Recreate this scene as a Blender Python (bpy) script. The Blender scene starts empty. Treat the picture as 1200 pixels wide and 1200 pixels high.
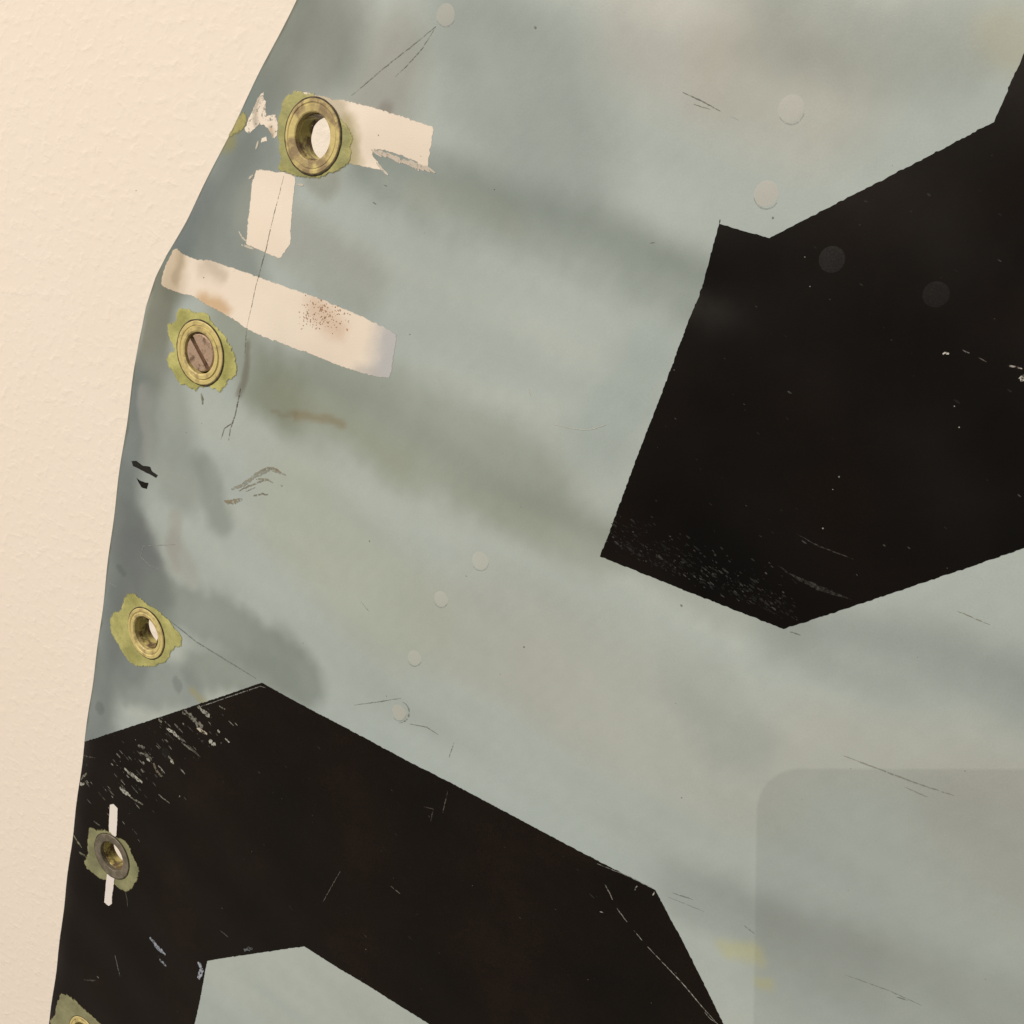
import bpy, bmesh, math, random
import numpy as np
from mathutils import Vector, Matrix, noise as mnoise
from mathutils.geometry import delaunay_2d_cdt

random.seed(7)
rng = np.random.default_rng(7)
scene = bpy.context.scene
COL = scene.collection

# ------------------------------------------------------------------ camera
YAW, PITCH, DIST, EYE = math.radians(30.2), math.radians(14.0), 0.324, 1.5
FWD = Vector((-math.sin(YAW) * math.cos(PITCH), math.cos(YAW) * math.cos(PITCH), -math.sin(PITCH)))
RIGHT = FWD.cross(Vector((0, 0, 1))).normalized()
UP = RIGHT.cross(FWD).normalized()
CAM = Vector((0, 0, EYE)) - FWD * DIST
cam_data = bpy.data.cameras.new('camera')
cam_data.sensor_width = 36.0
cam_data.lens = 36.0                      # 53 degree square view
cam_data.clip_start = 0.01
cam_data.clip_end = 50.0
cam = bpy.data.objects.new('camera', cam_data)
cam.matrix_world = Matrix((
    (RIGHT.x, UP.x, -FWD.x, CAM.x), (RIGHT.y, UP.y, -FWD.y, CAM.y),
    (RIGHT.z, UP.z, -FWD.z, CAM.z), (0, 0, 0, 1)))
COL.objects.link(cam)
scene.camera = cam

# ------------------------------------------------------------------ world, lamps, exposure
world = bpy.data.worlds.new('World')
scene.world = world
world.use_nodes = True
bg = world.node_tree.nodes['Background']
bg.inputs[0].default_value = (1.0, 0.86, 0.72, 1)
bg.inputs[1].default_value = 0.15

def area_lamp(name, loc, target, size, power, color):
    d = bpy.data.lights.new(name, 'AREA')
    d.shape = 'DISK'
    d.size = size
    d.energy = power
    d.color = color
    o = bpy.data.objects.new(name, d)
    o.location = loc
    o.rotation_euler = (Vector(target) - Vector(loc)).to_track_quat('-Z', 'Y').to_euler()
    COL.objects.link(o)
    return o

WARM = (1.0, 0.84, 0.69)
area_lamp('ceiling_lamp', (-2.0, -4.0, EYE + 3.2), (0, 0, EYE), 1.0, 306, WARM)
# the lamp behind the photographer (its place follows from the shadow of the phone, below)
BACK_LAMP_POWER = 6.8

vs = scene.view_settings
vs.view_transform = 'Standard'
vs.look = 'None'
vs.exposure = 0.0
vs.gamma = 1.0
vs.use_curve_mapping = False
scene.cycles.use_denoising = True
scene.cycles.max_bounces = 6

# ------------------------------------------------------------------ helpers: colour
LIGHT = np.array((1.06, 0.91, 0.78))
def lin(c):
    c = np.asarray(c, float) / 255.0
    return np.where(c <= 0.04045, c / 12.92, ((c + 0.055) / 1.055) ** 2.4)
def alb(r, g, b):
    """paint colour that reads as this value under the warm lamps"""
    return np.clip(lin((r, g, b)) / LIGHT, 0.002, 0.9)

# ------------------------------------------------------------------ the sheet's surface
def ray(x, y):
    return FWD + RIGHT * ((x - 600) / 1200) - UP * ((y - 600) / 1200)
def flat(x, y):
    d = ray(x, y)
    t = -CAM.y / d.y
    p = CAM + d * t
    return (p.x, p.z)

EDGE_MARKS = [(470, -290), (412, -160), (352, -28), (340, 0), (300, 80), (262, 160), (240, 206), (215, 258), (193, 298), (180, 325),
              (168, 360), (161, 400), (155, 440), (147, 500), (138, 560), (128, 630), (118, 700), (108, 770),
              (99, 830), (93, 880), (82, 980), (70, 1080), (60, 1160), (54, 1205), (43, 1290), (28, 1400)]
EDGE = np.array([flat(*p) for p in EDGE_MARKS])
EZ, EX = EDGE[::-1, 1], EDGE[::-1, 0]
def edge_x(b):
    return np.interp(b, EZ, EX)

def seg_dist(a, b, pts):
    best = np.full(np.shape(a), 9.0)
    for (x0, z0), (x1, z1) in zip(pts[:-1], pts[1:]):
        dx, dz = x1 - x0, z1 - z0
        t = np.clip(((a - x0) * dx + (b - z0) * dz) / (dx * dx + dz * dz + 1e-12), 0, 1)
        best = np.minimum(best, np.hypot(a - x0 - t * dx, b - z0 - t * dz))
    return best

CREASES = [([flat(*p) for p in [(440, 190), (560, 240), (690, 285), (840, 345)]], 0.0011, 0.0085),
           ([flat(*p) for p in [(330, 440), (430, 492), (560, 575), (720, 650), (930, 745), (1060, 770), (1230, 822)]], 0.0012, 0.0095),
           ([flat(*p) for p in [(180, 640), (300, 735), (420, 820), (700, 985), (900, 1100), (1100, 1180)]], 0.0008, 0.011),
           ([flat(*p) for p in [(560, -20), (700, 20), (900, 40), (1150, 20)]], -0.0006, 0.012)]
def H(a, b):
    """depth of the dented sheet behind its flat plane (metres, + is away from the viewer)"""
    a = np.asarray(a, float); b = np.asarray(b, float)
    y = 0.0007 * np.sin(a * 21 + b * 9 + 0.6) + 0.0005 * np.sin(a * 37 - b * 44 + 1.9) + 0.00022 * np.sin(a * 95 + b * 120)
    for pts, amp, sig in CREASES:
        y = y + amp * np.exp(-(seg_dist(a, b, pts) / sig) ** 2)
    d = np.clip((0.011 - (a - edge_x(b))) / 0.011, 0, 1.2)
    return y + 0.0014 * d * d
def nrm(a, b):
    e = 0.0006
    ha = (H(a + e, b) - H(a - e, b)) / (2 * e)
    hb = (H(a, b + e) - H(a, b - e)) / (2 * e)
    n = np.stack([ha, -np.ones_like(ha), hb], -1)
    return n / np.linalg.norm(n, axis=-1, keepdims=True)
def on(x, y):
    d = ray(x, y)
    yy = 0.0
    for _ in range(6):
        p = CAM + d * ((yy - CAM.y) / d.y)
        yy = float(H(p.x, p.z))
    return (p.x, p.z)
def lift(ab, off):
    ab = np.asarray(ab, float)
    a, b = ab[:, 0], ab[:, 1]
    return np.stack([a, H(a, b), b], -1) + nrm(a, b) * np.reshape(off, (-1, 1))

def fbm(a, b, f, seed=0.0, octaves=3):
    out = np.zeros(np.shape(a)); amp = 1.0
    r = np.random.default_rng(int(seed * 10) + 3)
    for o in range(octaves):
        for k in range(5):
            th = r.uniform(0, 2 * math.pi); ph = r.uniform(0, 6.28); ff = f * (2 ** o) * r.uniform(0.7, 1.4)
            out = out + amp * np.sin((a * math.cos(th) + b * math.sin(th)) * ff + ph) / 5
        amp *= 0.55
    return out

# ------------------------------------------------------------------ helpers: objects
def link_mesh(name, verts, faces, mat, parent=None, colors=None, smooth=True):
    me = bpy.data.meshes.new(name)
    me.from_pydata([tuple(v) for v in verts], [], [tuple(f) for f in faces])
    if colors is not None:
        at = me.color_attributes.new('Col', 'FLOAT_COLOR', 'POINT')
        c = np.ones((len(verts), 4), np.float32)
        colors = np.asarray(colors)
        c[:, :colors.shape[1]] = colors
        at.data.foreach_set('color', c.ravel())
    me.materials.append(mat)
    if smooth:
        me.polygons.foreach_set('use_smooth', np.ones(len(me.polygons), bool))
    me.update()
    o = bpy.data.objects.new(name, me)
    COL.objects.link(o)
    if parent:
        o.parent = parent
        o.matrix_parent_inverse = parent.matrix_world.inverted() if parent.matrix_world != Matrix() else Matrix()
    return o

def inside(px, py, poly):
    c = np.zeros(np.shape(px), bool)
    n = len(poly)
    for i in range(n):
        x0, y0 = poly[i]; x1, y1 = poly[(i + 1) % n]
        hit = ((y0 > py) != (y1 > py)) & (px < (x1 - x0) * (py - y0) / (y1 - y0 + 1e-15) + x0)
        c ^= hit
    return c

def rough_outline(poly, step, jag, seed):
    r = random.Random(seed)
    out = []
    n = len(poly)
    for i in range(n):
        p, q = Vector(poly[i]), Vector(poly[(i + 1) % n])
        L = (q - p).length
        m = max(1, int(L / step))
        t = (q - p).normalized() if L > 0 else Vector((1, 0))
        nn = Vector((-t.y, t.x))
        for k in range(m):
            u = p + (q - p) * (k / m)
            j = 0 if k == 0 else jag * (mnoise.noise((u.x * 700, u.y * 700, seed)) * 1.2 + r.gauss(0, 0.35))
            out.append(tuple(u + nn * j))
    return out

def decal(name, poly, off, mat, parent, color, step=0.0011, grid=0.0014, jag=0.0, feather=0.0, seed=1, holes=(), dome=0.0, dome_w=0.002, label=None, thick=None):
    """a film of paint or sealant that follows the dented sheet; poly is in sheet coordinates"""
    poly = rough_outline(poly, step, jag, seed)
    loops = [poly] + [[(cx + r * math.cos(i * math.tau / 40), cz + r * math.sin(i * math.tau / 40)) for i in range(40)] for cx, cz, r in holes]
    P = np.array(poly)
    x0, z0 = P.min(0); x1, z1 = P.max(0)
    gx, gz = np.meshgrid(np.arange(x0, x1, grid), np.arange(z0, z1, grid))
    gx = (gx + rng.uniform(-.25, .25, gx.shape) * grid).ravel(); gz = (gz + rng.uniform(-.25, .25, gz.shape) * grid).ravel()
    k = inside(gx, gz, poly) & (seg_dist(gx, gz, poly + poly[:1]) > grid * 0.35)
    for cx, cz, r in holes:
        k &= np.hypot(gx - cx, gz - cz) > r + grid * 0.3
    pts = [Vector(p) for lp in loops for p in lp] + [Vector(p) for p in zip(gx[k], gz[k])]
    edges = []; s = 0
    for lp in loops:
        edges += [(s + i, s + (i + 1) % len(lp)) for i in range(len(lp))]
        s += len(lp)
    v, e, f, ov, oe, of = delaunay_2d_cdt(pts, edges, [], 0, 1e-7)
    V = np.array([tuple(p) for p in v]); F = np.array([t for t in f if len(t) == 3])
    c = V[F].mean(1)
    keep = inside(c[:, 0], c[:, 1], poly)
    for cx, cz, r in holes:
        keep &= np.hypot(c[:, 0] - cx, c[:, 1] - cz) > r * 0.99
    F = F[keep]
    if dome:
        d = seg_dist(V[:, 0], V[:, 1], poly + poly[:1])
        o = off + dome * np.clip(d / dome_w, 0, 1) ** 0.6 * (1 + 0.35 * fbm(V[:, 0], V[:, 1], 900, seed))
    else:
        o = np.full(len(V), off)
    W = lift(V, o)
    # the rim of the film
    cnt = {}
    for t in F:
        for i in range(3):
            a_, b_ = int(t[i]), int(t[(i + 1) % 3])
            cnt[(a_, b_)] = 1
    rim = [(a_, b_) for (a_, b_) in cnt if (b_, a_) not in cnt]
    ids = sorted({i for ab in rim for i in ab})
    top = {i: len(W) + n_ for n_, i in enumerate(ids)}
    low = {i: len(W) + len(ids) + n_ for n_, i in enumerate(ids)}
    Wl = lift(V[ids], np.full(len(ids), -0.00005))
    # keep faces turned to the viewer (-Y)
    A = W[F]
    ny = np.cross(A[:, 1] - A[:, 0], A[:, 2] - A[:, 0])[:, 1]
    flip = ny.mean() > 0
    faces = [tuple(t[::-1]) if flip else tuple(t) for t in F.tolist()]
    faces += [(top[a_], low[a_], low[b_], top[b_]) if flip else (top[b_], low[b_], low[a_], top[a_]) for a_, b_ in rim]
    allW = np.vstack([W, W[ids], Wl])
    cols = color(V) if callable(color) else np.tile(np.asarray(color), (len(V), 1))
    cols = np.asarray(cols, float)
    if feather:
        fa = np.clip(seg_dist(V[:, 0], V[:, 1], poly + poly[:1]) / feather, 0, 1)
        cols = np.hstack([cols, fa[:, None]])
    cols = np.vstack([cols, cols[ids], cols[ids]])
    o_ = link_mesh(name, allW, faces, mat, parent, cols)
    if label:
        o_['label'] = label
    return o_

def ribbon(name, marks, width, off, mat, parent, color, seed=0, taper=True, wob=0.0, label=None):
    """a scratch, pencil line or brush streak lying on the sheet"""
    r = random.Random(seed * 13 + 5)
    pts = [Vector(on(*m)) for m in marks]
    dense = []
    for p, q in zip(pts[:-1], pts[1:]):
        m = max(2, int((q - p).length / 0.0007))
        dense += [p + (q - p) * (i / m) for i in range(m)]
    dense.append(pts[-1])
    n = len(dense)
    ab = []
    for i, p in enumerate(dense):
        t = (dense[min(i + 1, n - 1)] - dense[max(i - 1, 0)]).normalized()
        nn = Vector((-t.y, t.x))
        u = i / (n - 1)
        w = width * (0.25 + 0.75 * math.sin(math.pi * min(max(u, 0.03), 0.97)) ** 0.5 if taper else 1) * (1 + r.uniform(-.35, .35) * (1 if wob else .4))
        p = p + nn * r.gauss(0, wob)
        ab += [tuple(p + nn * w / 2), tuple(p - nn * w / 2)]
    W = lift(ab, np.full(len(ab), off))
    faces = [(2 * i, 2 * i + 1, 2 * i + 3, 2 * i + 2) for i in range(n - 1)]
    A = W[faces[0][1]] - W[faces[0][0]]; B = W[faces[0][3]] - W[faces[0][0]]
    if np.cross(A, B)[1] > 0:
        faces = [f[::-1] for f in faces]
    o = link_mesh(name, W, faces, mat, parent, np.tile(np.asarray(color), (len(W), 1)))
    if label:
        o['label'] = label
    return o

# ------------------------------------------------------------------ materials
def nd(nt, kind, **kw):
    n = nt.nodes.new(kind)
    for k, v in kw.items():
        if k.startswith('i_'):
            n.inputs[k[2:].replace('_', ' ')].default_value = v
        else:
            setattr(n, k, v)
    return n

def paint_material(name, rough=0.38, spec=0.5, var=0.06, rvar=0.12, bump=0.04, fine=2200, vscale=60, metallic=0.0, speck=0.0):
    m = bpy.data.materials.new(name)
    m.use_nodes = True
    nt = m.node_tree; L = nt.links
    b = nt.nodes['Principled BSDF']
    tc = nd(nt, 'ShaderNodeTexCoord')
    at = nd(nt, 'ShaderNodeAttribute', attribute_name='Col')
    n1 = nd(nt, 'ShaderNodeTexNoise'); n1.inputs['Scale'].default_value = vscale; n1.inputs['Detail'].default_value = 6; n1.inputs['Roughness'].default_value = .65
    n2 = nd(nt, 'ShaderNodeTexNoise'); n2.inputs['Scale'].default_value = fine; n2.inputs['Detail'].default_value = 3
    L.new(tc.outputs['Object'], n1.inputs['Vector']); L.new(tc.outputs['Object'], n2.inputs['Vector'])
    mr = nd(nt, 'ShaderNodeMapRange'); mr.inputs[1].default_value = .25; mr.inputs[2].default_value = .75; mr.inputs[3].default_value = 1 - var; mr.inputs[4].default_value = 1 + var
    L.new(n1.outputs['Fac'], mr.inputs[0])
    mf = nd(nt, 'ShaderNodeMapRange'); mf.inputs[1].default_value = .25; mf.inputs[2].default_value = .75; mf.inputs[3].default_value = 1 - var * .5 - speck; mf.inputs[4].default_value = 1 + var * .5 + speck
    L.new(n2.outputs['Fac'], mf.inputs[0])
    mu = nd(nt, 'ShaderNodeMath', operation='MULTIPLY')
    L.new(mr.outputs[0], mu.inputs[0]); L.new(mf.outputs[0], mu.inputs[1])
    mx = nd(nt, 'ShaderNodeVectorMath', operation='SCALE')
    L.new(at.outputs['Color'], mx.inputs[0]); L.new(mu.outputs[0], mx.inputs['Scale'])
    L.new(mx.outputs[0], b.inputs['Base Color'])
    rr = nd(nt, 'ShaderNodeMapRange'); rr.inputs[1].default_value = .3; rr.inputs[2].default_value = .7; rr.inputs[3].default_value = rough - rvar; rr.inputs[4].default_value = rough + rvar
    n3 = nd(nt, 'ShaderNodeTexNoise'); n3.inputs['Scale'].default_value = 35; n3.inputs['Detail'].default_value = 5
    L.new(tc.outputs['Object'], n3.inputs['Vector']); L.new(n3.outputs['Fac'], rr.inputs[0]); L.new(rr.outputs[0], b.inputs['Roughness'])
    b.inputs['Specular IOR Level'].default_value = spec
    b.inputs['Metallic'].default_value = metallic
    bp = nd(nt, 'ShaderNodeBump'); bp.inputs['Strength'].default_value = bump; bp.inputs['Distance'].default_value = 0.0004
    L.new(n2.outputs['Fac'], bp.inputs['Height']); L.new(bp.outputs[0], b.inputs['Normal'])
    return m

M_SKIN = paint_material('aged_grey_blue_paint', rough=.31, var=.03, bump=.04, speck=.022)
M_BLACK = paint_material('worn_black_paint', rough=.33, spec=.36, var=.3, rvar=.04, bump=.02, fine=2400, speck=.35)
M_WHITE = paint_material('scraped_white_paint', rough=.5, var=.03, bump=.1)
M_SEAL = paint_material('dried_olive_sealant', rough=.5, var=.14, bump=.35, fine=900, vscale=220)
M_MARK = paint_material('scratch_and_pencil', rough=.6, var=.2, bump=.1, fine=1500)

def broken(m, scale, lo, hi):
    nt = m.node_tree; L = nt.links
    tc = nd(nt, 'ShaderNodeTexCoord')
    n = nd(nt, 'ShaderNodeTexNoise'); n.inputs['Scale'].default_value = scale; n.inputs['Detail'].default_value = 4; n.inputs['Roughness'].default_value = .7
    L.new(tc.outputs['Object'], n.inputs['Vector'])
    mr = nd(nt, 'ShaderNodeMapRange'); mr.inputs[1].default_value = lo; mr.inputs[2].default_value = hi
    L.new(n.outputs['Fac'], mr.inputs[0]); L.new(mr.outputs[0], nt.nodes['Principled BSDF'].inputs['Alpha'])
    return m
def ragged(m, scale):
    nt = m.node_tree; L = nt.links
    tc = nd(nt, 'ShaderNodeTexCoord')
    at = nd(nt, 'ShaderNodeAttribute', attribute_name='Col')
    n = nd(nt, 'ShaderNodeTexNoise'); n.inputs['Scale'].default_value = scale; n.inputs['Detail'].default_value = 5; n.inputs['Roughness'].default_value = .7
    L.new(tc.outputs['Object'], n.inputs['Vector'])
    ma = nd(nt, 'ShaderNodeMath', operation='MULTIPLY_ADD'); ma.inputs[1].default_value = .75
    L.new(at.outputs['Alpha'], ma.inputs[0]); L.new(n.outputs['Fac'], ma.inputs[2])
    mr = nd(nt, 'ShaderNodeMapRange'); mr.inputs[1].default_value = .66; mr.inputs[2].default_value = .84
    L.new(ma.outputs[0], mr.inputs[0]); L.new(mr.outputs[0], nt.nodes['Principled BSDF'].inputs['Alpha'])
ragged(M_SEAL, 380); ragged(M_WHITE, 650)
M_MARK = broken(M_MARK, 900, .36, .60)
M_CHIP = broken(paint_material('flaked_paint', rough=.6, var=.25, bump=.1, fine=1200), 800, .40, .52)
M_SCRAPE = broken(paint_material('scraped_cream_paint', rough=.5, var=.05, bump=.1), 700, .34, .46)
M_SPECK = paint_material('dark_specks', rough=.6, var=.2, bump=.1)

def metal_material(name, c1, c2, scale, metallic, rough, thr=(.42, .62)):
    m = bpy.data.materials.new(name)
    m.use_nodes = True
    nt = m.node_tree; L = nt.links
    b = nt.nodes['Principled BSDF']
    tc = nd(nt, 'ShaderNodeTexCoord')
    n1 = nd(nt, 'ShaderNodeTexNoise'); n1.inputs['Scale'].default_value = scale; n1.inputs['Detail'].default_value = 5; n1.inputs['Distortion'].default_value = .6
    L.new(tc.outputs['Object'], n1.inputs['Vector'])
    r = nd(nt, 'ShaderNodeValToRGB')
    r.color_ramp.elements[0].position = thr[0]; r.color_ramp.elements[0].color = (*c1, 1)
    r.color_ramp.elements[1].position = thr[1]; r.color_ramp.elements[1].color = (*c2, 1)
    L.new(n1.outputs['Fac'], r.inputs[0]); L.new(r.outputs[0], b.inputs['Base Color'])
    b.inputs['Metallic'].default_value = metallic
    n2 = nd(nt, 'ShaderNodeTexNoise'); n2.inputs['Scale'].default_value = scale * 3; n2.inputs['Detail'].default_value = 3
    L.new(tc.outputs['Object'], n2.inputs['Vector'])
    rr = nd(nt, 'ShaderNodeMapRange'); rr.inputs[3].default_value = rough - .12; rr.inputs[4].default_value = rough + .2
    L.new(n2.outputs['Fac'], rr.inputs[0]); L.new(rr.outputs[0], b.inputs['Roughness'])
    bp = nd(nt, 'ShaderNodeBump'); bp.inputs['Strength'].default_value = .35; bp.inputs['Distance'].default_value = .0005
    L.new(n2.outputs['Fac'], bp.inputs['Height']); L.new(bp.outputs[0], b.inputs['Normal'])
    return m

M_BRASS_DARK = metal_material('tarnished_brass', (.27, .215, .12), (.58, .52, .23), 190, .08, .52, (.38, .56))
M_BRASS = metal_material('yellow_brass', (.36, .30, .15), (.62, .56, .25), 240, .08, .52, (.33, .50))
M_GREY_METAL = metal_material('dull_grey_metal', (.16, .15, .12), (.24, .225, .185), 250, .3, .5)
M_BARREL = metal_material('brass_bore', (.15, .105, .055), (.56, .51, .20), 170, .3, .38, (.45, .55))
M_SCREW = metal_material('brown_steel_screw', (.13, .09, .065), (.48, .375, .29), 330, .3, .45, (.30, .44))

M_DARK_RING = metal_material('dark_olive_brown', (.03, .024, .016), (.10, .085, .05), 400, 0, .7)

def wall_material():
    m = bpy.data.materials.new('textured_plaster')
    m.use_nodes = True
    nt = m.node_tree; L = nt.links
    b = nt.nodes['Principled BSDF']
    tc = nd(nt, 'ShaderNodeTexCoord')
    mp = nd(nt, 'ShaderNodeMapping'); mp.inputs['Scale'].default_value = (1, 1, 1.25)
    L.new(tc.outputs['Object'], mp.inputs['Vector'])
    n1 = nd(nt, 'ShaderNodeTexNoise'); n1.inputs['Scale'].default_value = 150; n1.inputs['Detail'].default_value = 5; n1.inputs['Distortion'].default_value = .25
    L.new(mp.outputs[0], n1.inputs['Vector'])
    r1 = nd(nt, 'ShaderNodeMapRange', interpolation_type='SMOOTHSTEP'); r1.inputs[1].default_value = .44; r1.inputs[2].default_value = .90
    L.new(n1.outputs['Fac'], r1.inputs[0])
    n2 = nd(nt, 'ShaderNodeTexNoise'); n2.inputs['Scale'].default_value = 300; n2.inputs['Detail'].default_value = 4
    L.new(mp.outputs[0], n2.inputs['Vector'])
    ad = nd(nt, 'ShaderNodeMath', operation='MULTIPLY_ADD'); ad.inputs[1].default_value = .22
    L.new(n2.outputs['Fac'], ad.inputs[0]); L.new(r1.outputs[0], ad.inputs[2])
    bp = nd(nt, 'ShaderNodeBump'); bp.inputs['Strength'].default_value = .21; bp.inputs['Distance'].default_value = .0012
    L.new(ad.outputs[0], bp.inputs['Height']); L.new(bp.outputs[0], b.inputs['Normal'])
    n3 = nd(nt, 'ShaderNodeTexNoise'); n3.inputs['Scale'].default_value = 9; n3.inputs['Detail'].default_value = 3
    L.new(tc.outputs['Object'], n3.inputs['Vector'])
    rp = nd(nt, 'ShaderNodeValToRGB')
    rp.color_ramp.elements[0].position = .3; rp.color_ramp.elements[0].color = (.85, .828, .782, 1)
    rp.color_ramp.elements[1].position = .7; rp.color_ramp.elements[1].color = (.85, .836, .80, 1)
    L.new(n3.outputs['Fac'], rp.inputs[0]); L.new(rp.outputs[0], b.inputs['Base Color'])
    b.inputs['Roughness'].default_value = .75
    b.inputs['Specular IOR Level'].default_value = .25
    return m

# ------------------------------------------------------------------ the wall behind
GAP = 0.055
wall = link_mesh('wall', [(-3.2, 0, -1.6), (2.4, 0, -1.6), (2.4, 0, 1.6), (-3.2, 0, 1.6)], [(0, 1, 2, 3)], wall_material(), smooth=False)
wall.location = (0, GAP, EYE)
wall['kind'] = 'structure'

# ------------------------------------------------------------------ the painted sheet
BMIN, BMAX = min(flat(600, 1240)[1], flat(1230, 1240)[1], flat(54, 1210)[1]) - 0.03, flat(1200, 0)[1] + 0.07
BMAX = max(BMAX, flat(340, 0)[1] + 0.03)
AMAX = flat(1210, 1200)[0] + 0.05
AMAX = max(AMAX, flat(1210, 0)[0] + 0.05)
panel = bpy.data.objects.new('aircraft_panel', None)
panel.empty_display_size = 0.05
COL.objects.link(panel)
panel['label'] = 'dented grey-blue metal aircraft skin panel with black markings and brass eyelets along its edge'
panel['category'] = 'aircraft panel'

EYELETS = [  # mark, outer radius, kind
    ((367, 160), 0.0117, 'dark'), ((235, 413.5), 0.0118, 'screw'), ((172, 742), 0.0112, 'plain'),
    ((131.5, 1003), 0.0113, 'grey'), ((98, 1212), 0.0100, 'plain')]
EYE_AB = [on(*e[0]) for e in EYELETS]
BORE = 0.66

STROKES = [  # overspray, staining, crease bands and painted lamp glare on the sheet: marks, colour, strength, radius mm, softness mm
    ([(430, 195), (560, 243), (690, 283), (830, 345)], (136, 143, 134), .85, 3, 14),
    ([(500, 225), (600, 258)], (142, 144, 122), .25, 1, 7),
    ([(330, 445), (430, 497), (560, 580), (700, 643)], (144, 148, 130), .75, 2, 14),
    ([(380, 430), (520, 500), (640, 580)], (148, 153, 138), .7, 4, 16),
    ([(300, 470), (400, 510), (470, 545)], (142, 145, 126), .5, 2, 12),
    ([(700, 645), (800, 690), (930, 742)], (158, 162, 150), .6, 1, 8),
    ([(925, 745), (1060, 772), (1230, 830)], (146, 152, 145), .7, 3, 14),
    ([(760, 420), (700, 520)], (158, 167, 162), .5, 4, 12),
    ([(330, 20), (265, 170), (205, 290)], (112, 120, 114), .95, 8, 16),
    ([(380, 40), (340, 60)], (132, 134, 124), .8, 8, 18),
    ([(300, 180), (260, 260), (270, 310)], (128, 133, 126), .8, 8, 14),
    ([(240, 215), (215, 285)], (106, 112, 112), .6, 2, 8),
    ([(400, 30), (350, 90)], (140, 140, 132), .3, 5, 14),
    ([(470, 60), (440, 130)], (150, 146, 134), .6, 4, 14),
    ([(190, 345), (170, 440)], (112, 110, 92), .75, 5, 9),
    ([(270, 380), (300, 440), (330, 470)], (126, 128, 108), .6, 4, 14),
    ([(300, 250), (420, 330)], (150, 150, 138), .5, 5, 12),
    ([(190, 455), (210, 560)], (138, 141, 132), .6, 8, 12),
    ([(150, 470), (135, 600), (120, 720), (104, 850)], (116, 122, 117), .9, 10, 16),
    ([(150, 620), (170, 680), (150, 760)], (116, 120, 115), .85, 10, 10),
    ([(160, 640), (175, 690)], (114, 116, 114), .7, 6, 9),
    ([(172, 462), (174, 530)], (160, 158, 151), .5, 1, 5),
    ([(190, 700), (260, 730), (330, 770), (352, 800)], (124, 130, 121), .75, 7, 9),
    ([(230, 780), (330, 800)], (134, 140, 130), .8, 5, 8),
    ([(150, 800), (220, 800)], (128, 134, 128), .7, 6, 9),
    ([(240, 545), (257, 612)], (136, 142, 132), .7, 2.2, 6.5),
    ([(206, 610), (205, 660)], (166, 164, 152), .7, 1.5, 4),
    ([(205, 640), (222, 668)], (164, 159, 151), .5, 2, 6),
    ([(350, 600), (470, 720)], (174, 176, 158), .6, 12, 20),
    ([(560, 740), (860, 900)], (176, 175, 162), .5, 12, 20),
    ([(560, 20), (600, 90), (660, 190)], (146, 152, 145), .6, 8, 22),
    ([(760, 30), (800, 60)], (186, 179, 168), .5, 8, 18),  # warm lamp glare painted into the sheet colour
    ([(880, 80), (960, 110)], (180, 172, 157), .5, 8, 18),  # pinkish diffused lamp reflection, painted in as colour
    ([(930, 15), (1120, 60)], (146, 149, 140), .55, 4, 14),
    ([(1180, 45), (1195, 60)], (172, 166, 138), .5, 2, 9),
    ([(640, 800), (700, 860)], (178, 176, 166), .3, 10, 16),
    ([(820, 800), (860, 860)], (160, 163, 156), .45, 5, 14),
    ([(800, 1045), (900, 1085), (1000, 1140)], (150, 155, 147), .65, 4, 14),
    ([(960, 870), (1180, 900)], (182, 177, 164), .4, 4, 16),
    ([(1150, 970), (1200, 1000)], (170, 163, 153), .35, 8, 20),
    ([(940, 1120), (1180, 1200)], (155, 158, 149), .5, 8, 18),
    ([(852, 1114), (890, 1121)], (186, 180, 126), .5, .6, 4.5),
    ([(893, 1150), (903, 1153)], (186, 180, 126), .5, .4, 3.5),
    ([(345, 485), (402, 499)], (134, 116, 84), .55, .4, 2.4),
    ([(318, 484), (345, 484)], (122, 112, 86), .4, .2, 1.5),
    ([(240, 820), (225, 805)], (160, 150, 96), .5, .6, 3),
    ([(452, 122), (456, 126)], (138, 132, 122), .7, 1, 2.2),
    ([(140, 667), (142, 670)], (98, 102, 100), .55, 1.8, 1.2),
    ([(116, 829), (117, 832)], (98, 102, 100), .45, 2, 1.4),
    ([(207, 797), (208, 799)], (104, 108, 104), .4, 2, 1.4),
    ([(290, 405), (282, 470)], (96, 84, 66), .5, .5, 2.0),
    ([(273, 150), (272, 160)], (150, 140, 70), .55, 2.0, 4),
    ([(365, 205), (385, 215)], (124, 116, 96), .4, 2, 5),
    ([(105, 800), (97, 860)], (150, 140, 96), .5, .5, 2.5),
]
SK = [([on(*p) for p in pts], alb(*c), s, r * 1e-3, f * 1e-3) for pts, c, s, r, f in STROKES]

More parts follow.
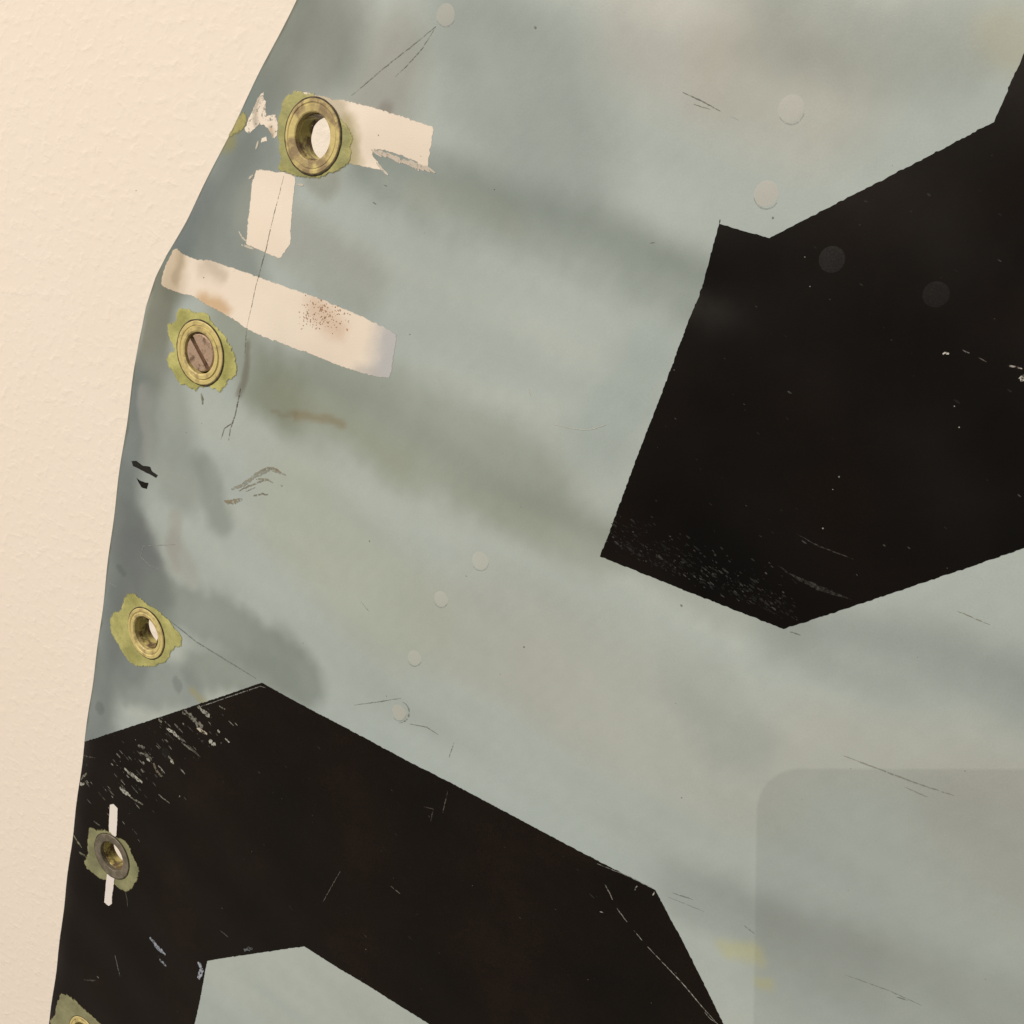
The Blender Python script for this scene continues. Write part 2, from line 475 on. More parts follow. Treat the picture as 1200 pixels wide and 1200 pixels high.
_p, _q = flat(480, 500), flat(1150, 810)
STREAK = math.atan2(_q[1] - _p[1], _q[0] - _p[0])
def skin_color(V):
    a, b = V[:, 0], V[:, 1]
    wa = a + 0.0022 * fbm(a, b, 160, 1) + 0.0015 * fbm(a, b, 55, 5); wb = b + 0.0022 * fbm(a, b, 160, 2) + 0.0015 * fbm(a, b, 55, 6)
    wa = wa + .0007 * fbm(a, b, 600, 8); wb = wb + .0007 * fbm(a, b, 600, 9)
    mod = np.clip(.95 + .18 * fbm(a, b, 85, 7), .7, 1.05)
    base = np.tile(alb(174, 180, 172), (len(a), 1))
    ca, sa_ = math.cos(STREAK), math.sin(STREAK)
    al, ac = (a * ca + b * sa_) * .22, -a * sa_ + b * ca
    k = np.clip(0.5 + 0.6 * fbm(al, ac, 70, 3), 0, 1)[:, None]
    base = base * (1 - k) + np.tile(alb(180, 184, 173), (len(a), 1)) * k
    k = np.clip(0.7 * fbm(al, ac, 90, 4) - 0.1, 0, 1)[:, None]
    base = base * (1 - .6 * k) + np.tile(alb(167, 174, 168), (len(a), 1)) * .6 * k
    for pts, c, s, r, f in SK:
        d = seg_dist(wa, wb, pts)
        t = np.clip(1 - (d - r) / f, 0, 1)
        t = (t * t * (3 - 2 * t) * s)
        t = (t * mod if f > .0055 else t)[:, None]
        base = base * (1 - t) + c * t
    # fine wiping streaks and worn paint along the cut edge
    base = base * (1 + .022 * fbm(al * .6, ac, 420, 14, 3) + .015 * fbm(a, b, 900, 15, 2))[:, None]
    d = a - edge_x(b)
    t = np.clip(1 - d / (.0012 + .0016 * np.clip(fbm(a * .3, b, 350, 16, 3) + .2, 0, 1)), 0, 1) * np.clip(.5 + fbm(a, b, 260, 17), 0, 1)
    t = (t * .8)[:, None]
    base = base * (1 - t) + alb(86, 84, 66) * t
    return base

NZ, NX = 470, 470
zs = np.linspace(BMIN, BMAX, NZ)
us = np.linspace(0, 1, NX)
ex = edge_x(zs)
AA = ex[:, None] + (AMAX - ex)[:, None] * us[None, :] ** 1.12
BB = np.repeat(zs[:, None], NX, 1)
V = np.stack([AA.ravel(), BB.ravel()], -1)
front = lift(V, np.zeros(len(V)))
idx = np.arange(NZ * NX).reshape(NZ, NX)
Q = np.stack([idx[:-1, :-1], idx[:-1, 1:], idx[1:, 1:], idx[1:, :-1]], -1).reshape(-1, 4)
qc = V[Q].mean(1)
keep = np.ones(len(Q), bool)
for (cx, cz), e in zip(EYE_AB, EYELETS):
    keep &= np.hypot(qc[:, 0] - cx, qc[:, 1] - cz) > e[1] * 0.80
Q = Q[keep]
# rim and back of the 1.2 mm sheet
loop = list(idx[0, :]) + list(idx[1:, -1]) + list(idx[-1, -2::-1]) + list(idx[-2:0, 0])
back_step = 6
nb = len(front)
backv = front + np.array([0, 0.0012, 0])
allv = np.vstack([front, backv])
faces = Q.tolist() + [[q[3] + nb, q[2] + nb, q[1] + nb, q[0] + nb] for q in Q.tolist()]
faces += [[loop[i], loop[i] + nb, loop[(i + 1) % len(loop)] + nb, loop[(i + 1) % len(loop)]] for i in range(len(loop))]
cols = skin_color(V)
skin = link_mesh('metal_skin', allv, faces, M_SKIN, panel, np.vstack([cols, cols]))
skin['label'] = 'grey-blue painted sheet metal with darker overspray'

# ------------------------------------------------------------------ black markings
def black_with_sheen(V):  # brown gloss reflection on the lower band, added into its paint colour
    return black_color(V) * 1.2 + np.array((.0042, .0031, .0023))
def black_color(V):
    a, b = V[:, 0], V[:, 1]
    k = np.clip(.5 + .7 * fbm(a, b, 70, 9), 0, 1)[:, None]
    return np.array((.0004, .0003, .0003)) * (1 - k) + np.array((.0038, .0021, .0014)) * k

far_black = [on(*p) for p in [(1235, -20), (1200, 62), (1165, 143), (1030, 213), (902, 279), (872, 271), (843, 262), (820, 345), (768, 480), (735, 567), (703, 652), (810, 695), (918, 737), (1060, 690), (1200, 642)]]
far_black += [on(1290, 612), (AMAX - .001, on(1290, 612)[1] - .002), (AMAX - .001, BMAX - .004), (on(1235, -20)[0], BMAX - .004)]
b1 = decal('black_marking', far_black, .00009, M_BLACK, panel, black_color, step=.0006, grid=.0030, jag=.00017, seed=3)
b1['label'] = 'black angular marking at the right, its tip pointing down'

zb = on(97, 870)[1]
edge_low = [(float(edge_x(z)) + .0004, z) for z in np.linspace(BMIN + .002, zb, 40)]
near_black = edge_low + [on(*p) for p in [(99, 869), (200, 836), (307, 800), (400, 850), (480, 893), (620, 966), (768, 1043), (800, 1103), (848, 1200)]]
e1, e2, e3 = on(880, 1270), on(580, 1250), on(218, 1250)
near_black += [e1, (e1[0], BMIN + .002), (e2[0] + .012, BMIN + .002), e2] + [on(*p) for p in [(503, 1200), (430, 1154), (357, 1109), (300, 1117), (243, 1126), (236, 1163), (228, 1200)]] + [e3, (e3[0] - .004, BMIN + .002)]
b2 = decal('black_marking', near_black, .00009, M_BLACK, panel, black_with_sheen, step=.0006, grid=.0026, jag=.00016, seed=5,
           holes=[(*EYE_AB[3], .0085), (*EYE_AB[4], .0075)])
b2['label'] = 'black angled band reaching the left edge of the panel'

# ------------------------------------------------------------------ white paint patches
CREAM = alb(240, 222, 200)
def strip_color(dirt):
    def f(V):
        a, b = V[:, 0], V[:, 1]
        c = np.tile(CREAM, (len(a), 1))
        k = np.clip(.5 + fbm(a, b, 120, 12), 0, 1)[:, None]
        c = c * (1 - .25 * k) + alb(232, 209, 184) * .25 * k
        for pts, col, s, r, fo in dirt:
            d = seg_dist(a + .001 * fbm(a, b, 700, 5), b + .001 * fbm(a, b, 700, 6), [on(*p) for p in pts])
            t = np.clip(1 - (d - r) / fo, 0, 1); t = (t * t * (3 - 2 * t) * s)[:, None]
            c = c * (1 - t) + alb(*col) * t
        return c
    return f
def P(*pts):
    return [on(*p) for p in pts]

w1 = decal('white_paint_patch', P((346, 106), (357, 107), (372, 111), (385, 113), (392, 116), (400, 116), (430, 123), (470, 135), (508, 148), (509, 152), (505, 175), (501, 200),
    (494, 195), (488, 191), (481, 187), (474, 185), (466, 182), (459, 179), (452, 177), (445, 176), (438, 177), (437, 181), (440, 186), (446, 193), (450, 200), (442, 199), (436, 198), (425, 196), (412, 193), (400, 190), (380, 170), (360, 130)),
    .00006, M_WHITE, panel, strip_color([([(380, 112), (396, 130)], (168, 152, 120), .6, .002, .004), ([(408, 145), (412, 190)], (158, 144, 92), .75, .001, .0045)]), step=.0006, grid=.0008, jag=.0002, feather=.0007, seed=11,
    holes=[(*EYE_AB[0], .0088)])
w1['label'] = 'cream paint strip right of the topmost eyelet'
w2 = decal('white_paint_patch', P((300, 199), (306, 197), (318, 200), (332, 201), (344, 205), (347, 208), (344, 235), (342, 262), (341, 287), (336, 293), (329, 304), (318, 300), (303, 293), (288, 287), (290, 262), (293, 235), (295, 213)),
    .00006, M_WHITE, panel, strip_color([]), step=.0006, grid=.0008, jag=.0002, feather=.0007, seed=12)
w2['label'] = 'small upright cream paint rectangle below the topmost eyelet'
w3 = decal('white_paint_patch', P((203, 292), (208, 290), (213, 296), (222, 300), (232, 304), (246, 304), (290, 319), (335, 335), (380, 351), (420, 368), (448, 381), (466, 391), (463, 415), (458, 444), (448, 443), (430, 440), (405, 432), (370, 418), (340, 407), (310, 396), (292, 388), (275, 376), (258, 366), (240, 357), (225, 347), (212, 345), (200, 340), (188, 335), (190, 322), (195, 308)),
    .00006, M_WHITE, panel, strip_color([([(205, 300), (198, 335)], (190, 168, 138), .8, .002, .009), ([(212, 298), (206, 330)], (160, 140, 112), .5, .0003, .003), ([(245, 310), (262, 322)], (180, 164, 146), .4, .0003, .004), ([(240, 312), (255, 318)], (196, 176, 152), .5, .001, .006), ([(238, 352), (262, 362)], (196, 152, 96), .7, .0005, .005),
        ([(464, 392), (456, 442)], (184, 181, 178), .95, .002, .011), ([(440, 440), (420, 436)], (188, 180, 172), .6, .0005, .004), ([(370, 360), (395, 385)], (206, 170, 140), .5, .001, .006)]), step=.0006, grid=.0008, jag=.0002, feather=.0008, seed=13)
w3['label'] = 'long slanting cream paint strip above the slotted screw'
w4 = decal('white_paint_patch', P((287, 152), (291, 140), (296, 130), (300, 120), (304, 113), (309, 108), (309, 114), (312, 119), (311, 128), (313, 136), (318, 135), (323, 134), (326, 145), (325, 158), (320, 164), (318, 156), (314, 150), (308, 146), (303, 146), (297, 152), (292, 157)),
    .00006, M_SCRAPE, panel, strip_color([([(302, 112), (300, 145)], (150, 136, 120), .6, .0004, .0016), ([(316, 152), (318, 156)], (176, 140, 96), .6, .0004, .002)]), step=.0004, grid=.0009, jag=.0003, seed=14)
w4['label'] = 'ragged cream paint scrape left of the topmost eyelet'
w5 = decal('white_paint_patch', P((307, 162), (312, 160), (313, 165), (306, 167)), .00006, M_WHITE, panel, CREAM, step=.0004, grid=.0009, jag=.0002, seed=15)
w6 = decal('white_paint_patch', P((129, 943), (133, 942), (138, 947), (137.5, 965), (136.5, 979), (134, 982), (131, 980), (128, 978), (128, 962)), .00016, M_WHITE, panel, alb(240, 226, 212), step=.0006, grid=.0012, jag=.00012, seed=16)
w6['label'] = 'thin white stroke above the grey eyelet'
w7 = decal('white_paint_patch', P((126, 1024), (135, 1027), (133.5, 1040), (132, 1050), (131.5, 1059), (128, 1061), (123, 1057), (124, 1045), (125, 1034)), .00042, M_WHITE, panel, alb(240, 226, 214), step=.0006, grid=.0012, jag=.00014, seed=17)
w7['label'] = 'thin white stroke below the grey eyelet'

# ------------------------------------------------------------------ sealant smears round the eyelets
def seal_color(c1, c2, seed, poly=None):
    def f(V):
        a, b = V[:, 0], V[:, 1]
        lip = np.clip(1 - seg_dist(a, b, poly + poly[:1]) / .0016, 0, 1)[:, None] * np.clip(.55 + fbm(a, b, 400, seed + 3), 0, 1)[:, None] if poly else 0
        k = np.clip(.5 + .9 * fbm(a, b, 330, seed, 3), 0, 1)[:, None]
        base = alb(*c1) * (1 - k) + alb(*c2) * k
        return base * (1 - lip) + alb(min(c2[0] + 22, 255), c2[1] + 18, c2[2] + 6) * lip
    return f
SEALS = [
    (P((340, 112), (346, 107), (358, 109), (375, 114), (392, 128), (400, 140), (408, 148), (413, 160), (409, 172), (412, 185), (404, 195), (388, 203), (372, 208), (350, 206), (335, 201), (327, 195), (330, 180), (326, 160), (328, 135), (333, 120)), (144, 140, 88), (174, 166, 104), 0),
    (P((212, 362), (230, 366), (244, 368), (250, 380), (258, 388), (268, 402), (275, 415), (277, 432), (274, 442), (266, 446), (262, 453), (257, 460), (250, 454), (244, 452), (236, 453), (230, 458), (222, 453), (212, 449), (205, 438), (199, 428), (195, 417), (200, 412), (205, 410), (200, 398), (198, 386), (197, 380), (206, 378), (208, 370)), (160, 154, 88), (192, 184, 112), 1),
    (P((150, 696), (160, 697), (170, 706), (184, 715), (196, 725), (205, 737), (212, 745), (211, 758), (203, 760), (199, 766), (194, 776), (180, 780), (165, 780), (154, 776), (146, 765), (138, 752), (131, 738), (131, 725), (135, 718), (144, 715), (146, 705)), (158, 152, 90), (188, 180, 112), 2),
    (P((105, 970), (112, 972), (126, 973), (134, 980), (145, 984), (150, 990), (154, 1000), (159, 1010), (163, 1020), (160, 1031), (155, 1039), (148, 1044), (140, 1040), (134, 1035), (128, 1031), (120, 1030), (113, 1024), (104, 1018), (100, 1010), (104, 1000), (104, 985)), (126, 122, 88), (150, 146, 104), 3),
    (P((72, 1166), (80, 1167), (90, 1174), (100, 1184), (112, 1194), (121, 1204), (122, 1222), (112, 1240), (96, 1248), (80, 1240), (68, 1222), (60, 1196), (66, 1190), (67, 1180)), (132, 126, 92), (150, 144, 106), 4),
]
SEAL_LABELS = ['olive sealant smeared round the topmost eyelet', 'yellow-olive sealant with ragged edge round the slotted screw', 'yellow-olive sealant round the open eyelet above the black band',
               'dull olive sealant round the grey eyelet on black', 'olive sealant at the bottom left corner']
for (poly, c1, c2, k), lb in zip(SEALS, SEAL_LABELS):
    cx, cz = EYE_AB[k]
    poly = [(cx + (x - cx) * 1.07, cz + (z - cz) * 1.07) for x, z in poly]
    decal('sealant_smear', poly, .00012, M_SEAL, panel, seal_color(c1, c2, 20 + k, poly), step=.0006, grid=.0007, jag=.0004, feather=.0024, seed=30 + k,
          holes=[(*EYE_AB[k], EYELETS[k][1] * .8)], dome=.00016, dome_w=.0016, label=lb)
decal('sealant_smear', P((285, 126), (291, 133), (292, 143), (288, 152), (282, 158), (273, 163), (264, 165), (268, 156), (276, 141)), .00004, M_SEAL, panel, seal_color((132, 130, 92), (160, 150, 92), 41), step=.0006, grid=.0009, jag=.0003, feather=.003, seed=41, dome=.0001,
      label='faint olive sealant stain on the upper left edge')

# ------------------------------------------------------------------ eyelets
def lathe(profile, seg=72):
    vs_, fs = [], []
    for r, z in profile:
        for i in range(seg):
            t = i * math.tau / seg
            vs_.append((r * math.cos(t), r * math.sin(t), z))
    for j in range(len(profile) - 1):
        for i in range(seg):
            k = (i + 1) % seg
            fs.append((j * seg + i, j * seg + k, (j + 1) * seg + k, (j + 1) * seg + i))
    return vs_, fs

def smooth_by_angle(o, deg=32):
    me = o.data
    bm = bmesh.new(); bm.from_mesh(me)
    for e in bm.edges:
        if len(e.link_faces) == 2 and e.calc_face_angle(0) > math.radians(deg):
            e.smooth = False
    bm.to_mesh(me); bm.free()

def worn(vs_, amp, seed):
    out = []
    for x, y, z in vs_:
        n = mnoise.noise((x * 500 + seed, y * 500, z * 500)) * amp
        r = math.hypot(x, y) + 1e-9
        out.append((x + x / r * n, y + y / r * n, z + n * .6))
    return out

EY_LABEL = {0: 'large open tarnished eyelet nearest the top', 1: 'eyelet filled by a slotted screw', 2: 'open yellow brass eyelet', 3: 'dull grey eyelet set in the black band', 4: 'small yellow eyelet cut by the lower left corner'}
for i, (mk, R, kind) in enumerate(EYELETS):
    (cx, cz) = EYE_AB[i]
    n = Vector(nrm(np.array([cx]), np.array([cz]))[0])
    pos = Vector((cx, float(H(cx, cz)), cz))
    root = bpy.data.objects.new('eyelet', None)
    root.empty_display_size = .01
    COL.objects.link(root)
    root.parent = panel
    xax = Vector((0, 0, 1)).cross(n).normalized(); yax = n.cross(xax)
    root.matrix_local = Matrix(((xax.x, yax.x, n.x, pos.x), (xax.y, yax.y, n.y, pos.y), (xax.z, yax.z, n.z, pos.z), (0, 0, 0, 1)))
    root['label'] = EY_LABEL[i]
    bore = R * (BORE if kind != 'dark' else .635)
    h = .00085
    flange_mat = {'dark': M_BRASS_DARK, 'screw': M_BRASS, 'plain': M_BRASS, 'grey': M_GREY_METAL}[kind]
    if kind == 'grey':
        prof = [(R, -.0004), (R, h * .55), (R * .985, h * .7), (R * .80, h * .72), (bore * 1.02, h * .45), (bore, h * .2), (bore * .99, -.0012)]
    elif kind == 'screw':
        prof = [(R, -.0004), (R, h * .5), (R * .975, h * .75), (R * .87, h * .78), (R * .845, h * .45), (R * .83, h * .5), (R * .815, h), (R * .70, h), (R * .655, h * .7), (R * .64, -.0016)]
    elif kind == 'dark':
        prof = [(R, -.0004), (R, h * .5), (R * .98, h * .75), (R * .91, h * .8), (R * .885, h * .55), (R * .86, h * .52), (R * .84, h * .7), (bore * 1.06, h * .62), (bore * 1.01, h * .35), (bore, -.0002), (bore * .985, -.0014)]
    else:
        prof = [(R, -.0004), (R, h * .6), (R * .975, h), (R * .88, h), (R * .85, h * .7), (R * .82, h * .68), (R * .79, h * .9), (bore * 1.06, h * .8), (bore, h * .3), (bore * .985, -.0014)]
    v_, f_ = lathe(prof)
    o = link_mesh('flange', worn(v_, .00005 if kind != 'dark' else .00008, i * 7.3), f_, flange_mat); o.parent = root
    smooth_by_angle(o, 18)
    # dark ring where the flange sits in the sealant
    v_, f_ = lathe([(R * 1.045, .0003), (R * 1.03, .00048), (R * .99, .00042)])
    o = link_mesh('dark_ring', worn(v_, .00012, i * 5.1 + 9), f_, M_DARK_RING); o.parent = root
    if kind == 'screw':
        br = R * .63
        v_, f_ = lathe([(R * .64, -.0016), (R * .62, -.0030), (R * .2, -.0031), (.0001, -.0031)])
        o = link_mesh('seat', v_, f_, M_BARREL); o.parent = root
        # slotted head: two half discs with a real slot between, floor below
        bm = bmesh.new()
        Rh, sw = R * .585, .00100
        ang = math.radians(-57)
        for s in (1, -1):
            a0 = math.asin(sw / Rh)
            arc = [(Rh * math.cos(a0 + (math.pi - 2 * a0) * k / 28), s * Rh * math.sin(a0 + (math.pi - 2 * a0) * k / 28)) for k in range(29)]
            tops = []; lows = []; ins = []
            for x, y in arc:
                X, Y = x * math.cos(ang) - y * math.sin(ang), x * math.sin(ang) + y * math.cos(ang)
                lows.append(bm.verts.new((X, Y, -.0030)))
                tops.append(bm.verts.new((X, Y, .0000)))
                ins.append(bm.verts.new((X * .95, Y * .95, .00035 + .00008 * mnoise.noise((X * 900, Y * 900, 3)))))
            m_ = len(arc)
            for k in range(m_):
                k2 = (k + 1) % m_
                bm.faces.new((lows[k], lows[k2], tops[k2], tops[k])); bm.faces.new((tops[k], tops[k2], ins[k2], ins[k]))
            bm.faces.new(ins)
        bmesh.ops.recalc_face_normals(bm, faces=bm.faces)
        fl = [bm.verts.new((Rh * .98 * math.cos(k * math.tau / 32), Rh * .98 * math.sin(k * math.tau / 32), -.0019)) for k in range(32)]
        bm.faces.new(fl)
        me = bpy.data.meshes.new('screw'); bm.to_mesh(me); bm.free(); me.materials.append(M_SCREW)
        so = bpy.data.objects.new('screw', me); COL.objects.link(so); so.parent = root
        so['label'] = 'brown slotted screw head'
    else:
        depth = .0066 if kind != 'dark' else .0068
        br = bore * .985
        prof = [(br, -.0013), (br * .965, -.0017), (br * .955, -depth * .8), (br * .93, -depth), (br * 1.06, -depth), (br * 1.1, -depth * .7), (br * 1.1, -.0016)]
        v_, f_ = lathe(prof)
        o = link_mesh('barrel', worn(v_, .00012, i * 3.1 + 40), f_, M_BARREL); o.parent = root
        smooth_by_angle(o, 18)

# ------------------------------------------------------------------ rivets, painted over
def rivet(mark, r_mm, color, mat, off, dome, label=None):
    c = on(*mark); r = r_mm * 1e-3
    poly = [(c[0] + r * math.cos(k * math.tau / 30), c[1] + r * math.sin(k * math.tau / 30)) for k in range(30)]
    return decal('rivet', poly, off, mat, panel, color, step=.01, grid=r / 4, seed=int(mark[0]), dome=dome, dome_w=r * .8, label=label)
for mk, r, c in [((522, 18), 3.3, (174, 173, 162)), ((927, 127), 3.3, (184, 181, 170)), ((898, 227), 3.3, (184, 181, 170)), ((563, 657), 3.1, (186, 186, 173)),
                 ((517, 702), 2.8, (185, 185, 172)), ((486, 771), 2.8, (184, 184, 171)), ((468, 835), 3.1, (185, 183, 170))]:
    rivet(mk, r, alb(*c), M_SKIN, .00001, .00006)
    c0 = on(*mk)
    sc_ = (on(mk[0] + 1, mk[1])[0] - c0[0]) * 1000
    a0 = random.uniform(.2, .8)
    ribbon('rivet_rim', [(mk[0] + (r + .12) / sc_ * math.cos(t), mk[1] + (r + .12) / sc_ * 1.18 * math.sin(t)) for t in np.linspace(a0, a0 + 2.3, 12)], .00045, .00004, M_MARK, panel, alb(164, 166, 157), seed=int(mk[0]))
for mk, r, c in [((975, 304), 3.3, (46, 44, 42)), ((1097, 345), 3.1, (38, 34, 32)), ((195, 883), 2.8, (40, 36, 32))]:
    rivet(mk, r, np.array(alb(*c)) * .55, M_BLACK, .00010, .00006)

# ------------------------------------------------------------------ pencil lines, scratches, chips
DK = alb(112, 110, 101); DK2 = alb(122, 119, 108); BR = alb(124, 112, 90); LT = alb(200, 192, 176); GL = alb(168, 162, 148)
lines = [
    ('pencil_line', [(511, 31), (480, 56), (447, 82), (412, 112)], .00032, DK2), ('pencil_line', [(510, 33), (494, 58), (476, 78), (463, 90)], .00028, DK2),
    ('pencil_line', [(333, 205), (322, 248), (312, 292), (300, 335), (289, 385)], .00034, alb(112, 100, 84)), ('pencil_line', [(289, 385), (287, 415)], .00028, DK2),
    ('pencil_line', [(282, 455), (276, 485), (270, 503), (268, 516)], .00055, alb(104, 94, 76)), ('pencil_line', [(273, 495), (263, 502), (259, 515)], .0004, alb(108, 100, 84)),
    ('scratch', [(800, 108), (822, 118), (844, 130)], .00035, DK), ('scratch', [(813, 122), (832, 128)], .0002, DK2), ('scratch', [(856, 136), (866, 141)], .0002, GL),
    ('scratch', [(648, 497), (670, 502), (690, 504), (710, 498)], .00028, LT), ('scratch', [(619, 456), (622, 464)], .0003, LT),
    ('scratch', [(415, 826), (440, 823), (470, 818)], .0003, DK), ('scratch', [(480, 848), (500, 852), (514, 861)], .0004, alb(128, 122, 108)), ('scratch', [(532, 870), (526, 888)], .0003, DK2),
    ('scratch', [(423, 705), (433, 717)], .00025, DK2), ('scratch', [(762, 285), (768, 284)], .00025, DK), ('scratch', [(450, 217), (454, 218)], .0005, DK), ('scratch', [(437, 237), (441, 239)], .0005, DK),
    ('scratch', [(985, 884), (1030, 901), (1075, 918), (1118, 932)], .0005, alb(150, 147, 135)), ('scratch', [(1060, 922), (1090, 935)], .0003, alb(152, 148, 136)),
    ('scratch', [(788, 1046), (812, 1054)], .0004, alb(116, 116, 108)), ('scratch', [(783, 1051), (825, 1068)], .00025, alb(128, 128, 118)), ('scratch', [(872, 1084), (884, 1094)], .0003, alb(120, 118, 108)),
    ('scratch', [(1050, 1168), (1064, 1172)], .0004, alb(116, 114, 104)), ('scratch', [(990, 1142), (1040, 1160), (1080, 1178)], .0003, alb(136, 136, 124)),
    ('scratch', [(205, 638), (168, 640), (165, 652), (175, 662), (200, 672)], .0003, alb(160, 158, 148)), ('scratch', [(125, 681), (138, 688)], .0003, alb(165, 160, 150)),
    ('scratch', [(151, 508), (170, 522)], .0002, alb(160, 158, 148)), ('scratch', [(190, 720), (230, 752), (300, 795)], .0007, alb(124, 128, 120)),
    ('scratch', [(700, 1012), (740, 1028), (764, 1040)], .0003, alb(140, 138, 126)), ('scratch', [(843, 262), (844, 257)], .0003, alb(40, 36, 30)),
    ('scratch', [(926, 740), (938, 744)], .0004, DK), ('scratch', [(1120, 715), (1160, 732)], .0003, alb(148, 134, 112)),
]
for k, (nm, pts, w, c) in enumerate(lines):
    ribbon(nm, pts, w * .85, .00011, M_MARK, panel, c, seed=k, wob=.00004)
# ring worn round the lowest pale rivet
ribbon('scratch', [(468 + 11.5 * math.cos(t), 834 + 12.5 * math.sin(t)) for t in np.linspace(-1.2, 1.6, 10)], .0005, .00024, M_MARK, panel, alb(140, 138, 126), seed=77)

black_lines = [
    ([(232, 829), (270, 816), (306, 804), (312, 806)], .00035, alb(150, 150, 138)), 
    ([(709, 1036), (714, 1045), (718, 1054)], .00035, GL), ([(723, 1064), (729, 1072), (735, 1080)], .00035, GL), ([(743, 1090), (753, 1102)], .00035, GL),
    ([(759, 1109), (775, 1126), (800, 1152), (820, 1176), (835, 1193), (846, 1205)], .00030, GL), ([(826, 1186), (832, 1193), (843, 1201)], .00022, GL),
    ([(744, 1043), (747, 1038)], .0005, LT), ([(765, 1049), (767, 1045)], .0005, LT),
    ([(379, 1056), (388, 1040), (399, 1021)], .0003, alb(110, 104, 92)), ([(525, 927), (519, 952)], .0004, alb(96, 88, 78)), ([(497, 945), (508, 948), (505, 962)], .0004, alb(90, 82, 74)),
    ([(458, 1038), (469, 1047)], .0003, alb(112, 104, 92)), ([(135, 1119), (138, 1132), (141, 1144)], .0007, alb(112, 110, 106)),
    ([(258, 1090), (268, 1098)], .0005, alb(96, 92, 84)), ([(934, 626), (960, 640), (1000, 655)], .0003, alb(62, 58, 54)),
    ([(1128, 410), (1136, 414)], .00035, alb(120, 112, 106)), ([(1147, 419), (1156, 424)], .0003, alb(90, 80, 74)), ([(1180, 428), (1198, 432)], .0004, alb(170, 158, 146)),
    ([(703, 1068), (707, 1069)], .0004, GL), ([(147, 1030), (146, 1041), (149, 1052), (150, 1063)], .0005, alb(90, 88, 70)),
]
for k, (pts, w, c) in enumerate(black_lines):
    ribbon('scratch', pts, w, .00016, M_MARK, panel, c, seed=100 + k, wob=.00004)

# bare patches where the black flaked off
CH = alb(176, 172, 156); CG = alb(120, 116, 102); CB = alb(168, 172, 178)
chips = [
    ([(146, 900), (152, 906), (160, 912), (167, 917)], .0020, CH), ([(140, 923), (147, 928), (153, 933)], .0022, CH), ([(153, 934), (160, 938), (168, 943)], .0010, CG),
    ([(162, 874), (170, 876)], .0016, CG), ([(164, 882), (173, 886), (178, 889)], .0014, CG), ([(172, 888), (176, 892)], .0014, CH), ([(180, 894), (184, 904), (190, 910)], .0018, alb(104, 94, 78)),
    ([(186, 843), (190, 846)], .0014, CG), ([(195, 853), (203, 858), (211, 866)], .0020, CH), ([(213, 870), (222, 877), (228, 881)], .0010, CG), ([(214, 833), (222, 838), (230, 846), (238, 852)], .0032, CG),
    ([(232, 827), (238, 834), (246, 839)], .0024, alb(150, 146, 132)), ([(231, 853), (236, 856), (243, 860)], .0018, alb(186, 172, 152)), ([(245, 868), (250, 871), (253, 873)], .0024, CH), ([(255, 856), (258, 858)], .0014, CH),
    ([(264, 865), (269, 870)], .0011, CH), ([(259, 870), (260, 871)], .0012, CH), ([(200, 891), (204, 894)], .0018, CH), ([(186, 931), (192, 936), (199, 941)], .0008, CG), ([(210, 933), (211, 934)], .0012, LT),
    ([(166, 901), (168, 905)], .0016, CG), ([(95, 914), (98, 910), (102, 906)], .0012, CG), ([(94, 919), (99, 918)], .0018, CH), ([(98, 885), (112, 888)], .0006, alb(84, 80, 70)), ([(257, 827), (264, 831)], .0007, CG),
    ([(86, 978), (91, 986), (96, 993)], .0012, alb(128, 122, 96)), ([(93, 998), (104, 1006)], .0014, alb(110, 104, 84)), ([(110, 962), (118, 968)], .0008, alb(90, 88, 78)),
    ([(176, 1098), (182, 1107), (188, 1113), (194, 1119)], .0026, alb(156, 160, 166)), ([(187, 1124), (192, 1129), (195, 1132)], .0016, alb(134, 136, 140)), ([(233, 1127), (236, 1135), (233, 1147)], .0030, CB), ([(286, 1113), (296, 1111)], .0022, alb(92, 94, 94)),
    ([(1105, 415), (1108, 413), (1112, 415)], .0006, LT), ([(1196, 441), (1201, 445)], .0016, LT), ([(98, 1148), (112, 1149)], .0008, alb(70, 66, 58)), ([(114, 1144), (116, 1146)], .0008, alb(120, 114, 104)),
]
r = random.Random(3)
for k, (pts, w, c) in enumerate(chips):
    A = [Vector(on(*p)) for p in pts]
    left, right_ = [], []
    m = 3 * len(A)
    for q in range(m):
        u = q / (m - 1) * (len(A) - 1); i0 = min(int(u), len(A) - 2); p = A[i0].lerp(A[i0 + 1], u - i0)
        t = (A[i0 + 1] - A[i0]).normalized(); nn = Vector((-t.y, t.x))
        ww = w * (.35 + .65 * math.sin(math.pi * (q + .6) / (m + .2)) ** .7) * .5
        left.append(tuple(p + nn * ww * r.uniform(.35, 1.35))); right_.append(tuple(p - nn * ww * r.uniform(.35, 1.35)))
    decal('paint_chip', left + right_[::-1], .00013, M_CHIP, panel, c, step=.0008, grid=.002, jag=.00008, seed=200 + k)

# scraped grey streak near the tip of the right marking
decal('paint_chip', P((911, 662), (925, 671), (945, 680), (965, 688), (1000, 703), (975, 697), (955, 690), (940, 682), (924, 673)), .00013, M_MARK, panel, alb(56, 54, 50) * .7, step=.0008, grid=.0016, jag=.0002, seed=260)
